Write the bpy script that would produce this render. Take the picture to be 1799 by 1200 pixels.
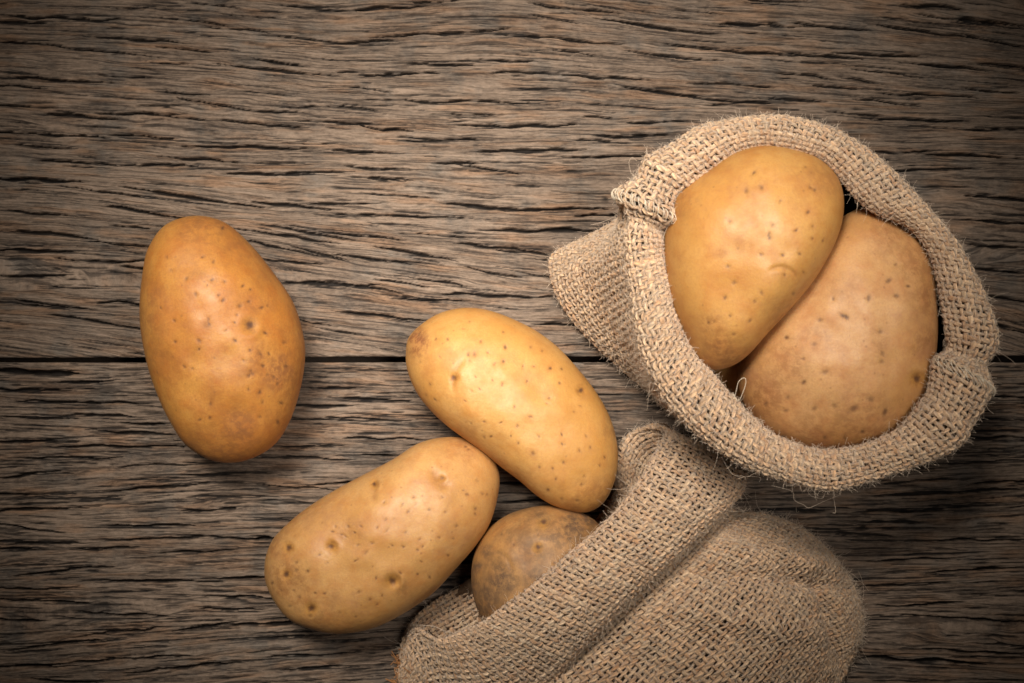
import bpy, math
import numpy as np
from mathutils import Vector

# ------------------------------------------------------------------ units
S = 0.0002            # one unit of the working coordinates = 0.2 mm
D = 3000.0            # camera height in working units (0.6 m)
CX, CY = 899.5, 600.0

def W(px, py, z):
    """working-space point that stands at height z over the table"""
    px = np.asarray(px, float); py = np.asarray(py, float); z = np.asarray(z, float)
    k = (D - z) / D
    return np.stack(np.broadcast_arrays((px - CX) * k, (CY - py) * k, z), -1)

def PXY(P):
    k = D / (D - P[..., 2])
    return P[..., 0] * k + CX, CY - P[..., 1] * k

scene = bpy.context.scene
for o in list(bpy.data.objects):
    bpy.data.objects.remove(o)

# ------------------------------------------------------------------ camera
cam_d = bpy.data.cameras.new("camera")
cam = bpy.data.objects.new("camera", cam_d)
scene.collection.objects.link(cam)
cam.location = (0, 0, D * S)
cam_d.sensor_width = 36.0
cam_d.lens = 36.0 * (D * S) / (1799 * S)
cam_d.clip_start = 0.01
cam_d.clip_end = 50
cam_d.dof.use_dof = True
cam_d.dof.focus_distance = (D - 170) * S
cam_d.dof.aperture_fstop = 20
scene.camera = cam

# ------------------------------------------------------------------ light
world = bpy.data.worlds.new("World")
scene.world = world
world.use_nodes = True
bg = world.node_tree.nodes["Background"]
bg.inputs[0].default_value = (0.95, 0.97, 1.0, 1)
bg.inputs[1].default_value = 0.012

def area(name, loc, target, sx, sy, power, color, spread):
    l = bpy.data.lights.new(name, "AREA")
    l.shape = "RECTANGLE"; l.size = sx; l.size_y = sy
    l.energy = power; l.color = color; l.spread = math.radians(spread)
    o = bpy.data.objects.new(name, l)
    scene.collection.objects.link(o)
    o.location = loc
    d = Vector(target) - Vector(loc)
    o.rotation_euler = d.to_track_quat("-Z", "Y").to_euler()
    return o
area("softbox_light", (-0.085, 0.20, 0.48), (-0.012, 0.010, 0.0), 0.24, 0.19, 0.36, (1.0, 0.94, 0.86), 34)
area("added_fill_light", (0.16, 0.03, 0.50), (0.000, 0.026, 0.0), 0.20, 0.20, 0.11, (1.0, 0.95, 0.89), 29)  # fill lamp added to soften the key's shadows, no known source

scene.view_settings.view_transform = "Standard"
scene.view_settings.look = "None"
scene.view_settings.exposure = 0
scene.view_settings.gamma = 1
scene.render.engine = "CYCLES"
scene.cycles.use_denoising = True
scene.cycles.max_bounces = 8

rng = np.random.default_rng(7)

# ------------------------------------------------------------------ noise
_T = np.random.default_rng(11).random((512, 512))
def vn(x, y, seed=0):
    """smooth value noise 0..1"""
    x = np.asarray(x, float) + seed * 17.37; y = np.asarray(y, float) + seed * 31.91
    xi = np.floor(x).astype(int); yi = np.floor(y).astype(int)
    fx = x - xi; fy = y - yi
    fx = fx * fx * (3 - 2 * fx); fy = fy * fy * (3 - 2 * fy)
    x0 = xi & 511; x1 = (xi + 1) & 511; y0 = yi & 511; y1 = (yi + 1) & 511
    a = _T[x0, y0] * (1 - fx) + _T[x1, y0] * fx
    b = _T[x0, y1] * (1 - fx) + _T[x1, y1] * fx
    return a * (1 - fy) + b * fy
def fbm(x, y, seed=0, o=4):
    s = 0; a = 1; t = 0
    for i in range(o):
        s = s + a * vn(x * 2 ** i, y * 2 ** i, seed + i * 3); t += a; a *= .5
    return s / t
def sstep(a, b, x):
    t = np.clip((x - a) / (b - a), 0, 1)
    return t * t * (3 - 2 * t)

# ------------------------------------------------------------------ mesh helpers
def make_mesh(name, verts, quads, mat, parent=None, cols=None, uv=None, smooth=True):
    me = bpy.data.meshes.new(name)
    v = np.asarray(verts, np.float32).reshape(-1, 3) * S
    q = np.asarray(quads, np.int32)
    n = q.shape[1]
    me.vertices.add(len(v)); me.vertices.foreach_set("co", v.ravel())
    me.loops.add(q.size); me.loops.foreach_set("vertex_index", q.ravel())
    me.polygons.add(len(q))
    me.polygons.foreach_set("loop_start", np.arange(0, q.size, n, dtype=np.int32))
    me.polygons.foreach_set("loop_total", np.full(len(q), n, np.int32))
    me.update(calc_edges=True)
    me.polygons.foreach_set("use_smooth", np.full(len(q), smooth))
    if cols is not None:
        for nm, c in cols.items():
            c = np.asarray(c, np.float32).reshape(len(v), -1)
            if c.shape[1] == 3:
                c = np.concatenate([c, np.ones((len(v), 1), np.float32)], 1)
            at = me.color_attributes.new(nm, "FLOAT_COLOR", "POINT")
            at.data.foreach_set("color", c.ravel())
    if uv is not None:
        l = me.uv_layers.new(name="UVMap")
        l.data.foreach_set("uv", np.asarray(uv, np.float32).ravel())
    me.materials.append(mat)
    o = bpy.data.objects.new(name, me)
    scene.collection.objects.link(o)
    if parent is not None:
        o.parent = parent
    return o

def grid_quads(nr, nc, wrap=False, flip=False):
    r = np.arange(nr - 1)[:, None]; c = np.arange(nc if wrap else nc - 1)[None, :]
    c2 = (c + 1) % nc
    q = np.stack([r * nc + c, r * nc + c2, (r + 1) * nc + c2, (r + 1) * nc + c], -1).reshape(-1, 4)
    return q[:, ::-1] if flip else q

def tag(o, label=None, cat=None, group=None, kind=None):
    if label: o["label"] = label
    if cat: o["category"] = cat
    if group: o["group"] = group
    if kind: o["kind"] = kind
    return o

# ------------------------------------------------------------------ materials
class NT:
    def __init__(s, name):
        s.m = bpy.data.materials.new(name); s.m.use_nodes = True
        s.t = s.m.node_tree; s.b = s.t.nodes["Principled BSDF"]
    def n(s, typ, **kw):
        x = s.t.nodes.new(typ)
        for k, v in kw.items(): setattr(x, k, v)
        return x
    def l(s, a, b): s.t.links.new(a, b)
    def mix(s, fac, a, b, mode="MIX"):
        x = s.n("ShaderNodeMix", data_type="RGBA", blend_type=mode)
        for sock, v in ((x.inputs[0], fac), (x.inputs[6], a), (x.inputs[7], b)):
            if isinstance(v, (int, float)): sock.default_value = v
            elif isinstance(v, tuple): sock.default_value = v + (1,) if len(v) == 3 else v
            else: s.l(v, sock)
        return x.outputs[2]
    def math(s, op, a, b=0.0, c=0.0, clamp=False):
        x = s.n("ShaderNodeMath", operation=op, use_clamp=clamp)
        for i, v in enumerate((a, b, c)):
            if isinstance(v, (int, float)): x.inputs[i].default_value = v
            else: s.l(v, x.inputs[i])
        return x.outputs[0]
    def ramp(s, f, a, b):
        x = s.n("ShaderNodeMapRange"); x.clamp = True
        s.l(f, x.inputs[0]); x.inputs[1].default_value = a; x.inputs[2].default_value = b
        return x.outputs[0]
    def noise(s, vec, scale, detail=3, rough=.55):
        x = s.n("ShaderNodeTexNoise"); s.l(vec, x.inputs["Vector"])
        x.inputs["Scale"].default_value = scale; x.inputs["Detail"].default_value = detail
        x.inputs["Roughness"].default_value = rough
        return x.outputs[0]
    def bump(s, h, strength, dist, normal=None):
        x = s.n("ShaderNodeBump"); x.inputs["Strength"].default_value = strength
        x.inputs["Distance"].default_value = dist; s.l(h, x.inputs["Height"])
        if normal is not None: s.l(normal, x.inputs["Normal"])
        return x.outputs[0]

def wood_material():
    k = NT("weathered_wood")
    at = k.n("ShaderNodeAttribute", attribute_name="grain")
    sep = k.n("ShaderNodeSeparateColor"); k.l(at.outputs["Color"], sep.inputs[0])
    g, tint, dirt = sep.outputs  # dirt here: crack grime together with painted crack shade, plus stains
    geo = k.n("ShaderNodeTexCoord")
    gp = k.n("ShaderNodeAttribute", attribute_name="grainpos").outputs["Vector"]
    mp = k.n("ShaderNodeMapping"); mp.inputs["Scale"].default_value = (0.05, 1, 1); k.l(gp, mp.inputs["Vector"])
    mq = k.n("ShaderNodeMapping"); mq.inputs["Scale"].default_value = (0.03, 1, 1)
    mq.inputs["Location"].default_value = (.31, .17, .4); k.l(gp, mq.inputs["Vector"])
    mr = k.n("ShaderNodeMapping"); mr.inputs["Scale"].default_value = (0.12, 1, 1)
    mr.inputs["Location"].default_value = (.11, .37, .9); k.l(gp, mr.inputs["Vector"])
    fine = k.noise(mp.outputs[0], 1500, 5, .72)
    pores = k.noise(mq.outputs[0], 1500, 3, .6)
    chip = k.noise(mr.outputs[0], 520, 5, .70)
    patch = k.noise(geo.outputs["Object"], 60, 5, .65)
    g2 = k.math("ADD", k.math("MULTIPLY", g, .44), k.math("MULTIPLY", k.ramp(fine, .34, .66), .38))
    ms = k.n("ShaderNodeMapping"); ms.inputs["Scale"].default_value = (0.34, 1, 1)
    ms.inputs["Location"].default_value = (.7, .21, .2); k.l(gp, ms.inputs["Vector"])
    grit = k.noise(ms.outputs[0], 1250, 4, .75)
    g2 = k.math("ADD", g2, k.math("MULTIPLY", k.math("SUBTRACT", k.ramp(grit, .30, .70), .5), .42))
    g2 = k.math("ADD", g2, k.math("MULTIPLY", k.ramp(chip, .36, .62), .22))
    base = k.mix(k.ramp(g2, .20, .84), (0.078, 0.055, 0.040), (0.275, 0.198, 0.142))
    base = k.mix(k.math("MULTIPLY", k.ramp(pores, .47, .40), .68), base, (0.026, 0.019, 0.015))
    warm = k.mix(k.ramp(tint, .52, .80), base, k.mix(1.0, base, (1.10, .93, .79), "MULTIPLY"))
    cool = k.mix(k.ramp(patch, .50, .66), warm, k.mix(1.0, warm, (.72, .80, .88), "MULTIPLY"))
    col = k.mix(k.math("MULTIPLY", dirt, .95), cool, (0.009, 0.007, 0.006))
    k.l(col, k.b.inputs["Base Color"])
    k.b.inputs["Roughness"].default_value = .78
    k.b.inputs["Specular IOR Level"].default_value = .22
    k.l(k.bump(g2, .75, .0006), k.b.inputs["Normal"])
    return k.m

def potato_material(name, lo, hi, warm, edge, rough=.40, scratch=0.0, dirt=0.0, patch=(.175, .066, .020), soft=(.30, .110, .026)):
    """lo/hi: skin hues; 'skin' attribute: R spots, G brown blotches, B yellow pit colour"""
    k = NT(name)
    at = k.n("ShaderNodeAttribute", attribute_name="skin")
    sep = k.n("ShaderNodeSeparateColor"); k.l(at.outputs["Color"], sep.inputs[0])
    spot, blot, pit = sep.outputs
    tc = k.n("ShaderNodeTexCoord"); v = tc.outputs["Object"]
    n1 = k.noise(v, 42, 4, .55); n2 = k.noise(v, 160, 4, .6); n3 = k.noise(v, 1400, 3, .6)
    base = k.mix(k.ramp(n1, .36, .64), lo, hi)
    base = k.mix(k.math("MULTIPLY", k.ramp(n2, .46, .70), .75), base, warm)
    n4 = k.noise(v, 75, 5, .7)
    base = k.mix(k.math("MULTIPLY", k.ramp(n4, .52, .70), .55), base, edge)
    base = k.mix(k.math("MULTIPLY", k.ramp(n3, .42, .70), .34), base, edge)
    # thin skin scuffs
    mp = k.n("ShaderNodeMapping"); mp.inputs["Scale"].default_value = (1, .25, .6)
    mp.inputs["Rotation"].default_value = (.3, .2, .7); k.l(v, mp.inputs["Vector"])
    sc = k.noise(mp.outputs[0], 900, 5, .75)
    base = k.mix(k.math("MULTIPLY", k.ramp(sc, .62, .72), .30 + scratch), base, edge)
    # small specks
    vo = k.n("ShaderNodeTexVoronoi"); k.l(v, vo.inputs["Vector"]); vo.inputs["Scale"].default_value = 300
    vs = k.n("ShaderNodeSeparateColor"); k.l(vo.outputs["Color"], vs.inputs[0])
    speck = k.math("MULTIPLY", k.math("LESS_THAN", vs.outputs[0], .30),
                   k.ramp(vo.outputs["Distance"], .17, .04))
    base = k.mix(k.math("MULTIPLY", speck, .45), base, (.20, .085, .030))
    base = k.mix(pit, base, (.50, .235, .035))
    if dirt:
        dn = k.noise(v, 85, 5, .7)
        base = k.mix(k.math("MULTIPLY", k.ramp(dn, .45, .60), dirt), base, (.085, .044, .021))
    bm = k.math("MULTIPLY", blot, k.ramp(k.noise(v, 380, 5, .75), .42, .57))
    base = k.mix(bm, base, patch)
    base = k.mix(k.math("MULTIPLY", blot, .50), base, soft)
    base = k.mix(spot, base, (.085, .034, .014))
    k.l(base, k.b.inputs["Base Color"])
    k.b.inputs["Subsurface Weight"].default_value = .12
    k.b.inputs["Subsurface Radius"].default_value = (1, .45, .15)
    k.b.inputs["Subsurface Scale"].default_value = .0018
    r = k.math("ADD", rough, k.math("MULTIPLY", k.ramp(n2, .35, .7), .14))
    k.l(k.math("ADD", r, k.math("MULTIPLY", blot, .25), clamp=True), k.b.inputs["Roughness"])
    k.b.inputs["Specular IOR Level"].default_value = .50
    b1 = k.bump(k.noise(v, 1900, 4, .6), .30, .00025)
    b2 = k.bump(n2, .16, .0011, b1)
    b3 = k.bump(k.noise(v, 520, 3, .5), .16, .0005, b2)
    k.l(b3, k.b.inputs["Normal"])
    return k.m

def yarn_material(name, tone=1.0, twist=True):
    k = NT(name)
    at = k.n("ShaderNodeAttribute", attribute_name="yarn")
    col = at.outputs["Color"]
    tc = k.n("ShaderNodeTexCoord")
    n = k.noise(tc.outputs["Object"], 2600, 3, .6)
    col = k.mix(k.ramp(n, .3, .7), k.mix(1.0, col, (.72, .66, .58), "MULTIPLY"), col)
    if twist:
        uv = k.n("ShaderNodeUVMap"); sp = k.n("ShaderNodeSeparateXYZ"); k.l(uv.outputs[0], sp.inputs[0])
        ph = k.math("ADD", k.math("MULTIPLY", sp.outputs[0], .42), k.math("MULTIPLY", sp.outputs[1], 6.2832 * 3))
        w = k.math("SINE", k.math("ADD", ph, k.math("MULTIPLY", n, 3.0)))
        w01 = k.math("MULTIPLY_ADD", w, .5, .5)
        col = k.mix(k.math("MULTIPLY", w01, .38), col, k.mix(1.0, col, (.52, .42, .34), "MULTIPLY"))
        k.l(k.bump(k.math("ADD", w01, k.math("MULTIPLY", n, 2.0)), 1.0, .00035), k.b.inputs["Normal"])
    k.l(col, k.b.inputs["Base Color"])
    k.b.inputs["Roughness"].default_value = .85
    k.b.inputs["Specular IOR Level"].default_value = .04
    k.b.inputs["Sheen Weight"].default_value = .25
    k.b.inputs["Sheen Roughness"].default_value = .5
    return k.m

def plain(name, col, rough=.8, spec=.2):
    k = NT(name); k.b.inputs["Base Color"].default_value = col + (1,)
    k.b.inputs["Roughness"].default_value = rough; k.b.inputs["Specular IOR Level"].default_value = spec
    tc = k.n("ShaderNodeTexCoord"); n = k.noise(tc.outputs["Object"], 900, 3, .6)
    k.l(k.mix(k.ramp(n, .3, .7), tuple(c * .7 for c in col), col), k.b.inputs["Base Color"])
    return k.m

# ------------------------------------------------------------------ the planks
CR = """40,30,190,34,5 0,38,60,38,4 210,14,255,15,3 255,10,320,11,3 340,7,420,15,3 480,9,560,13,3 540,15,600,17,3 410,25,495,32,4 280,31,380,41,4
370,48,470,56,3 200,68,310,73,4 0,75,90,77,4 95,81,270,99,4 300,83,400,91,4 485,62,600,73,3 450,103,520,113,4 400,113,580,132,4 20,135,200,144,5
200,133,290,138,3 265,109,325,112,2 0,150,75,156,3 295,163,360,168,4 340,175,430,190,4 430,193,530,198,3 0,184,75,188,4 260,184,330,184,2
70,200,200,208,5 200,198,285,200,5 300,205,420,212,3 425,216,510,220,4 540,213,600,217,4 0,231,160,241,5 180,237,285,242,4 0,254,130,262,4
340,256,530,260,5 500,250,600,254,3 70,280,220,292,4 290,276,400,282,4 230,288,330,291,4 400,304,520,306,4 520,304,600,300,4 0,313,120,319,5 510,187,600,188,3
600,18,750,8,5 750,5,800,2,3 670,63,900,50,5 600,75,680,71,4 950,8,1080,22,4 940,28,1000,38,3 1060,35,1200,56,5 890,60,1100,78,5 940,86,1050,96,3
1100,89,1200,100,4 830,104,935,107,4 700,112,855,116,4 640,133,770,127,4 600,126,640,124,3 870,127,970,127,4 970,130,1130,140,5 1120,156,1200,167,5
600,150,690,161,3 660,175,960,182,4 600,188,650,192,3 600,219,640,219,3 640,222,720,231,5 820,221,1000,220,5 800,200,860,201,3 720,248,860,243,4
860,265,1020,261,5 1080,240,1170,237,4 1010,245,1080,248,3 1120,215,1200,213,4 600,264,680,266,4 1010,276,1140,273,5 610,291,700,297,4 780,286,830,288,4
830,292,910,304,4 650,312,720,316,4 930,295,1030,296,2 1000,205,1080,207,3
1340,0,1410,3,4 1200,16,1250,22,4 1270,43,1390,45,4 1400,38,1520,52,5 1640,29,1799,45,6 1540,42,1700,65,5 1700,62,1799,82,5 1590,9,1680,13,5
1200,53,1240,56,3 1200,78,1250,83,3 1245,88,1390,95,5 1390,95,1490,103,5 1470,92,1600,99,5 1610,112,1730,120,5 1730,112,1799,118,4 1370,130,1450,136,4
1215,145,1340,153,4 1200,168,1270,175,4 1270,182,1350,179,4 1350,170,1450,177,4 1450,152,1505,155,4 1520,125,1600,133,3 1560,164,1700,171,4
1700,156,1785,162,4 1520,176,1590,184,4 1460,197,1530,201,4 1560,209,1680,211,4 1680,225,1799,229,4 1530,269,1640,265,4 1620,270,1799,277,5
1560,300,1620,298,4 1620,295,1700,294,3 1200,103,1245,106,3 1500,140,1550,147,3
110,327,240,345,4 225,330,470,365,5 190,362,310,382,5 0,370,130,378,4 20,405,150,417,5 200,395,250,398,4 150,425,260,435,4 0,440,130,443,5
115,455,250,460,5 0,485,110,485,4 0,526,130,540,4 60,537,140,541,4 150,530,250,533,4 110,555,230,577,4 230,470,255,472,4 420,402,580,425,5
420,420,600,456,5 480,458,560,465,4 510,497,600,501,4 440,355,550,365,4 550,357,600,357,4
640,313,700,316,3 640,340,740,346,3 550,358,640,358,4 500,363,540,365,4 580,377,860,384,5 800,358,900,368,5 890,368,1040,367,5 860,405,1080,405,5
1040,377,1090,377,4 500,402,600,420,4 570,407,700,420,4 720,412,840,418,3 810,429,910,437,5 900,442,970,447,4 500,431,600,456,4 600,450,700,462,4
670,436,790,457,5 820,470,910,487,4 930,480,975,490,3 500,496,650,501,5 610,503,680,510,4 655,490,720,500,4 740,490,820,502,4 710,525,800,529,4
780,516,960,522,5 600,546,740,563,5 530,563,560,567,3 560,577,650,590,3 960,571,1040,570,4
1700,345,1799,350,4 1690,385,1799,392,4 1720,430,1799,436,4 1710,470,1799,480,4 1740,520,1799,530,4 1745,570,1799,583,5
24,653,42,655,10 60,655,112,657,9 110,673,190,669,4 0,684,110,687,4 50,706,260,709,4 0,734,120,737,4 140,729,200,731,4 240,745,290,747,4 150,756,280,763,4
0,779,130,775,4 100,784,300,785,4 40,805,200,805,4 230,819,320,817,4 0,840,90,829,4 330,835,430,832,4 210,862,340,850,4 450,850,560,858,4
0,867,50,868,4 0,898,140,894,5 350,896,410,893,4 540,680,599,683,4 530,713,600,711,4 530,738,600,740,4 500,785,590,783,4 480,803,600,808,4
0,921,100,935,4 190,921,330,924,4 30,956,140,955,4 200,949,400,944,4 400,946,490,947,5 0,967,60,965,4 130,968,220,963,4 280,971,400,967,4
30,1011,140,998,4 140,998,190,996,3 195,1021,370,1022,5 370,1018,460,1014,4 0,1034,100,1035,4 0,1053,150,1060,5 150,1077,260,1080,4
370,1046,460,1050,4 380,1070,440,1072,4 330,1106,410,1095,4 410,1098,510,1093,5 0,1089,60,1091,4 40,1140,160,1127,4 160,1115,260,1105,4
0,1173,100,1170,5 100,1170,200,1157,4 200,1157,320,1152,4 250,1179,400,1166,4 500,1153,600,1149,4 510,1178,600,1171,4 60,1193,140,1198,4 460,1122,600,1115,4
1530,818,1740,813,4 1730,850,1799,845,4 1540,848,1670,843,4 1560,872,1690,865,5 1680,866,1799,858,4 1350,897,1450,897,6 1540,896,1650,897,5
1530,919,1620,917,5 1430,934,1540,942,5 1620,949,1799,948,4 1500,987,1680,981,5 1650,1005,1780,997,5 1520,1030,1640,1027,4 1560,1065,1700,1060,4
1600,1080,1799,1093,4 1500,1155,1700,1165,6 1600,1140,1799,1150,4 560,850,640,848,4 560,905,620,903,4 600,700,710,703,4 600,735,720,738,4 600,770,740,772,4
620,800,700,799,4 1700,700,1799,698,4 1720,735,1799,737,4 1700,770,1799,768,4 880,850,990,853,5 890,880,960,878,5"""
CR = np.array([[float(a) for a in c.split(",")] for c in CR.split()])
sx = (CR[:, 0] + CR[:, 2]) / 2; sy = (CR[:, 1] + CR[:, 3]) / 2
ss = (CR[:, 3] - CR[:, 1]) / (CR[:, 2] - CR[:, 0]); sw = CR[:, 2] - CR[:, 0]
GAP = lambda x: 632.5 - .0022 * x

def slope_field(X, Y, side):
    """slope of the grain, smoothed from the long cracks of one plank"""
    sel = (sy < GAP(sx)) if side == 0 else (sy > GAP(sx))
    gx = np.linspace(-500, 2300, 90); gy = np.linspace(-400, 1650, 80)
    A, B = np.meshgrid(gx, gy)
    num = np.zeros_like(A); den = np.full_like(A, 1e-4)
    for x, y, s_, w_ in zip(sx[sel], sy[sel], ss[sel], sw[sel]):
        k = w_ * np.exp(-((A - x) / 110) ** 2 - ((B - y) / 34) ** 2)
        num += k * s_; den += k
    f = num / den
    ix = np.clip((X - gx[0]) / (gx[1] - gx[0]), 0, 88.99); iy = np.clip((Y - gy[0]) / (gy[1] - gy[0]), 0, 78.99)
    i = ix.astype(int); j = iy.astype(int); fx = ix - i; fy = iy - j
    return (f[j, i] * (1 - fx) + f[j, i + 1] * fx) * (1 - fy) + (f[j + 1, i] * (1 - fx) + f[j + 1, i + 1] * fx) * fy

def axis(lo, f0, f1, hi, step, coarse=22):
    a = np.arange(lo, f0 - 1, coarse); b = np.arange(f0, f1, step); c = np.arange(f1, hi + 1, coarse)
    return np.concatenate([a, b, c])

def plank(side, parent, mat):
    r = np.random.default_rng(40 + side)
    xs = axis(-520, -9, 1809, 2320, 3.9, 20)
    if side == 0: ys = axis(-390, -6, 629, 629, 1.55, 6)
    else: ys = axis(637, 637, 1206, 1630, 1.55, 6)
    X, Y = np.meshgrid(xs, ys)
    edge_y = GAP(X) + (-4.2 if side == 0 else 4.4)
    # the plank's own joint edge is slightly ragged
    rag = (fbm(X / 60, X * 0 + 3, 5 + side, 4) - .5) * 3.2 + (vn(X / 9, X * 0, 9 + side) - .5) * 1.2
    sl = slope_field(X, Y, side)
    dx = np.gradient(xs)[None, :]
    V = Y - np.cumsum(sl * dx, 1) + 0
    V = V - (V - Y)[:, [np.argmin(abs(xs - 900))]]
    V = V + (fbm(X / 70, V / 16, 21 + side, 3) - .5) * 9 + (fbm(X / 45, V / 9, 25 + side, 2) - .5) * 2.2
    # streaks at several widths
    g = (.24 * vn(X / 260, V / 11, 1 + side) + .28 * vn(X / 160, V / 4.6, 2 + side) + .46 * vn(X / 85, V / 2.3, 3 + side)
         + .22 * fbm(X / 26, V / 2.0, 4 + side, 2))
    g = (g - g.min()) / (g.max() - g.min())
    g = np.clip((g - .5) * 1.35 + .58 + (fbm(X / 230, V / 45, 6 + side, 4) - .5) * .85, 0, 1)
    tint = fbm(X / 75, V / 11, 8 + side, 4)
    dark = np.zeros_like(X); deep = np.zeros_like(X)
    x_of = lambda x: np.searchsorted(xs, x)
    def stamp(x0, y0, x1, y1, w, depth, wob, path=None):
        a = max(x_of(x0 - 4), 0); b = min(x_of(x1 + 4), len(xs) - 1)
        if b - a < 2: return
        xx = xs[a:b]; t = np.clip((xx - x0) / (x1 - x0), 0, 1)
        sd = r.integers(0, 400)
        yc = (y0 + (y1 - y0) * t if path is None else y0 + path[a:b] - path[a]) + (vn(xx / 38, xx * 0 + sd, 31) - .5) * 2 * wob + (vn(xx / 9, xx * 0 + sd, 33) - .5) * wob * .4
        hw = w * .5 * np.clip(np.sin(np.pi * np.clip(t, .01, .99)), 0, 1) ** .85 * (.45 + 1.0 * vn(xx / 20, xx * 0 + sd, 35))
        lo = np.searchsorted(ys, yc.min() - w - 3); hi = np.searchsorted(ys, yc.max() + w + 3)
        if hi <= lo: return
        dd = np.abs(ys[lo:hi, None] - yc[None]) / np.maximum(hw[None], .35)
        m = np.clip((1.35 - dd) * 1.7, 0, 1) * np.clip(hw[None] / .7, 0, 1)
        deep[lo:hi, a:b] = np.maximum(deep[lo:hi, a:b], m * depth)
        dark[lo:hi, a:b] = np.maximum(dark[lo:hi, a:b], np.clip(m * 1.25, 0, 1) * min(1, depth / 4.2))  # grime and the fissure's own shade, both put into the colour
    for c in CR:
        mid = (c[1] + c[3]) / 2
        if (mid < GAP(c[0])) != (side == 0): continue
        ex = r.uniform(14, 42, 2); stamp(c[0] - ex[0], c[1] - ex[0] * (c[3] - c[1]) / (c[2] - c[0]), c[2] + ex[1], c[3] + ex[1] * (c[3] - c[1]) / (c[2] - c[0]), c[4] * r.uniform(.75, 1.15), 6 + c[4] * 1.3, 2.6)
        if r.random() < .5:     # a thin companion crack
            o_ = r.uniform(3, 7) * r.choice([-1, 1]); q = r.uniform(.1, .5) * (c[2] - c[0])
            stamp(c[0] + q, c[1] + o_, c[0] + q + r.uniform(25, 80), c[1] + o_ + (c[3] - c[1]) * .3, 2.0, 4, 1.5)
    y_lo, y_hi = (ys[0], ys[-1])
    def rand(n, l0, l1, w0, w1, dep, xa=-500, xb=2300):
        x = r.uniform(xa, xb, n); y = r.uniform(y_lo, y_hi, n); L = np.exp(r.uniform(np.log(l0), np.log(l1), n))
        yb = np.arange(y_lo - 30, y_hi + 60, 30.0)
        PA = slope_field(xs[None] + 0 * yb[:, None], yb[:, None] + 0 * xs[None], side)
        PA = np.cumsum(PA * dx, 1)
        s_ = slope_field(x, y, side)
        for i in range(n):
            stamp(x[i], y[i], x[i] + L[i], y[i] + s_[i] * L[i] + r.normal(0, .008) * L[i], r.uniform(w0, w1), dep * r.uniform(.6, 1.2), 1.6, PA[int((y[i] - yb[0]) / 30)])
    if side == 0:
        rand(900, 30, 160, 1.5, 2.6, 4.4); rand(2600, 12, 60, 1.2, 1.9, 2.6)
        rand(170, 80, 260, 1.6, 3.2, 6, -500, 2300); rand(420, 110, 300, 1.4, 2.2, 4.0)
    else:
        rand(2300, 30, 190, 1.5, 2.6, 4.4); rand(4200, 12, 70, 1.2, 2.0, 2.8)
        rand(230, 90, 300, 1.6, 3.2, 6, -500, 2300); rand(700, 90, 300, 1.4, 2.2, 4.0)
    # old nail marks and dark stains
    for mx, my, mr, ma in ((1063, 350, 6, .9), (523, 50, 8, .5), (1146, 72, 7, .45), (1147, 103, 6, .5), (1235, 148, 12, .35), (690, 640, 9, .6), (60, 657, 22, .35)):
        dark = np.maximum(dark, ma * np.exp(-(np.hypot((X - mx) * .8, Y - my) / mr) ** 3) * (.6 + .6 * vn(X / 5, Y / 3, 77)))
    h = (g - .5) * 1.6 + (fbm(X / 300, Y / 90, 12, 3) - .5) * 5 - deep * 1.15
    h = h + (fbm(X / 40, V / 12, 14, 3) - .5) * 2.0
    YY = np.where(True, Y, Y)
    # round the joint edge over
    if side == 0:
        de = (GAP(X) - 4 + rag) - Y
    else:
        de = Y - (GAP(X) + 4.6 + rag)
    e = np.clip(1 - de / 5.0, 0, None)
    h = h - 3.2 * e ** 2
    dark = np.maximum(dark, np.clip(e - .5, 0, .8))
    k = 9.0
    if side == 0: YY = np.minimum(Y, GAP(X) - 4 + rag)
    else: YY = np.maximum(Y, GAP(X) + 4.6 + rag)
    P = np.stack([X - CX, CY - YY, h], -1)
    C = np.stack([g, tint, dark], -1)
    # skirts: the plank is 2 cm thick
    def row(p): q = p.copy(); q[..., 2] = -100; return q
    P = np.concatenate([row(P[:1]), P, row(P[-1:])], 0); C = np.concatenate([C[:1], C, C[-1:]], 0)
    P = np.concatenate([row(P[:, :1]), P, row(P[:, -1:])], 1); C = np.concatenate([C[:, :1], C, C[:, -1:]], 1)
    q = grid_quads(P.shape[0], P.shape[1], flip=True)
    Gp = np.stack([X, V + side * 3000, X * 0], -1) * S
    Gp = np.pad(Gp, ((1, 1), (1, 1), (0, 0)), mode="edge")
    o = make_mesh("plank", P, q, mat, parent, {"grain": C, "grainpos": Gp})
    return o

M_wood = wood_material()
table = bpy.data.objects.new("wooden_tabletop", None); scene.collection.objects.link(table)
tag(table, "weathered grey brown wooden tabletop of wide cracked planks under everything", "tabletop", kind="structure")
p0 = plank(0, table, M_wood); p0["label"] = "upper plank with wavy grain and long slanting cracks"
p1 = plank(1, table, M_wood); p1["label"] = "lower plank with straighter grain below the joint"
def box(name, x0, x1, y0, y1, z0, z1, mat, parent):
    v = [(x, y, z) for z in (z0, z1) for y in (y0, y1) for x in (x0, x1)]
    q = [(0, 2, 3, 1), (4, 5, 7, 6), (0, 1, 5, 4), (2, 6, 7, 3), (0, 4, 6, 2), (1, 3, 7, 5)]
    return make_mesh(name, v, q, mat, parent, smooth=False)
M_dark = plain("old_dark_timber", (.05, .037, .028), .9, .1)
for bx in (-1250, -60, 1130):
    box("crossbeam", bx, bx + 260, -1010, 970, -230, -101, M_dark, table)
box("gap_light_stop", -1400, 1400, -70, 10, -100.5, -60, M_dark, table)  # unseen strip added to stop light rising through the plank gap

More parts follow.
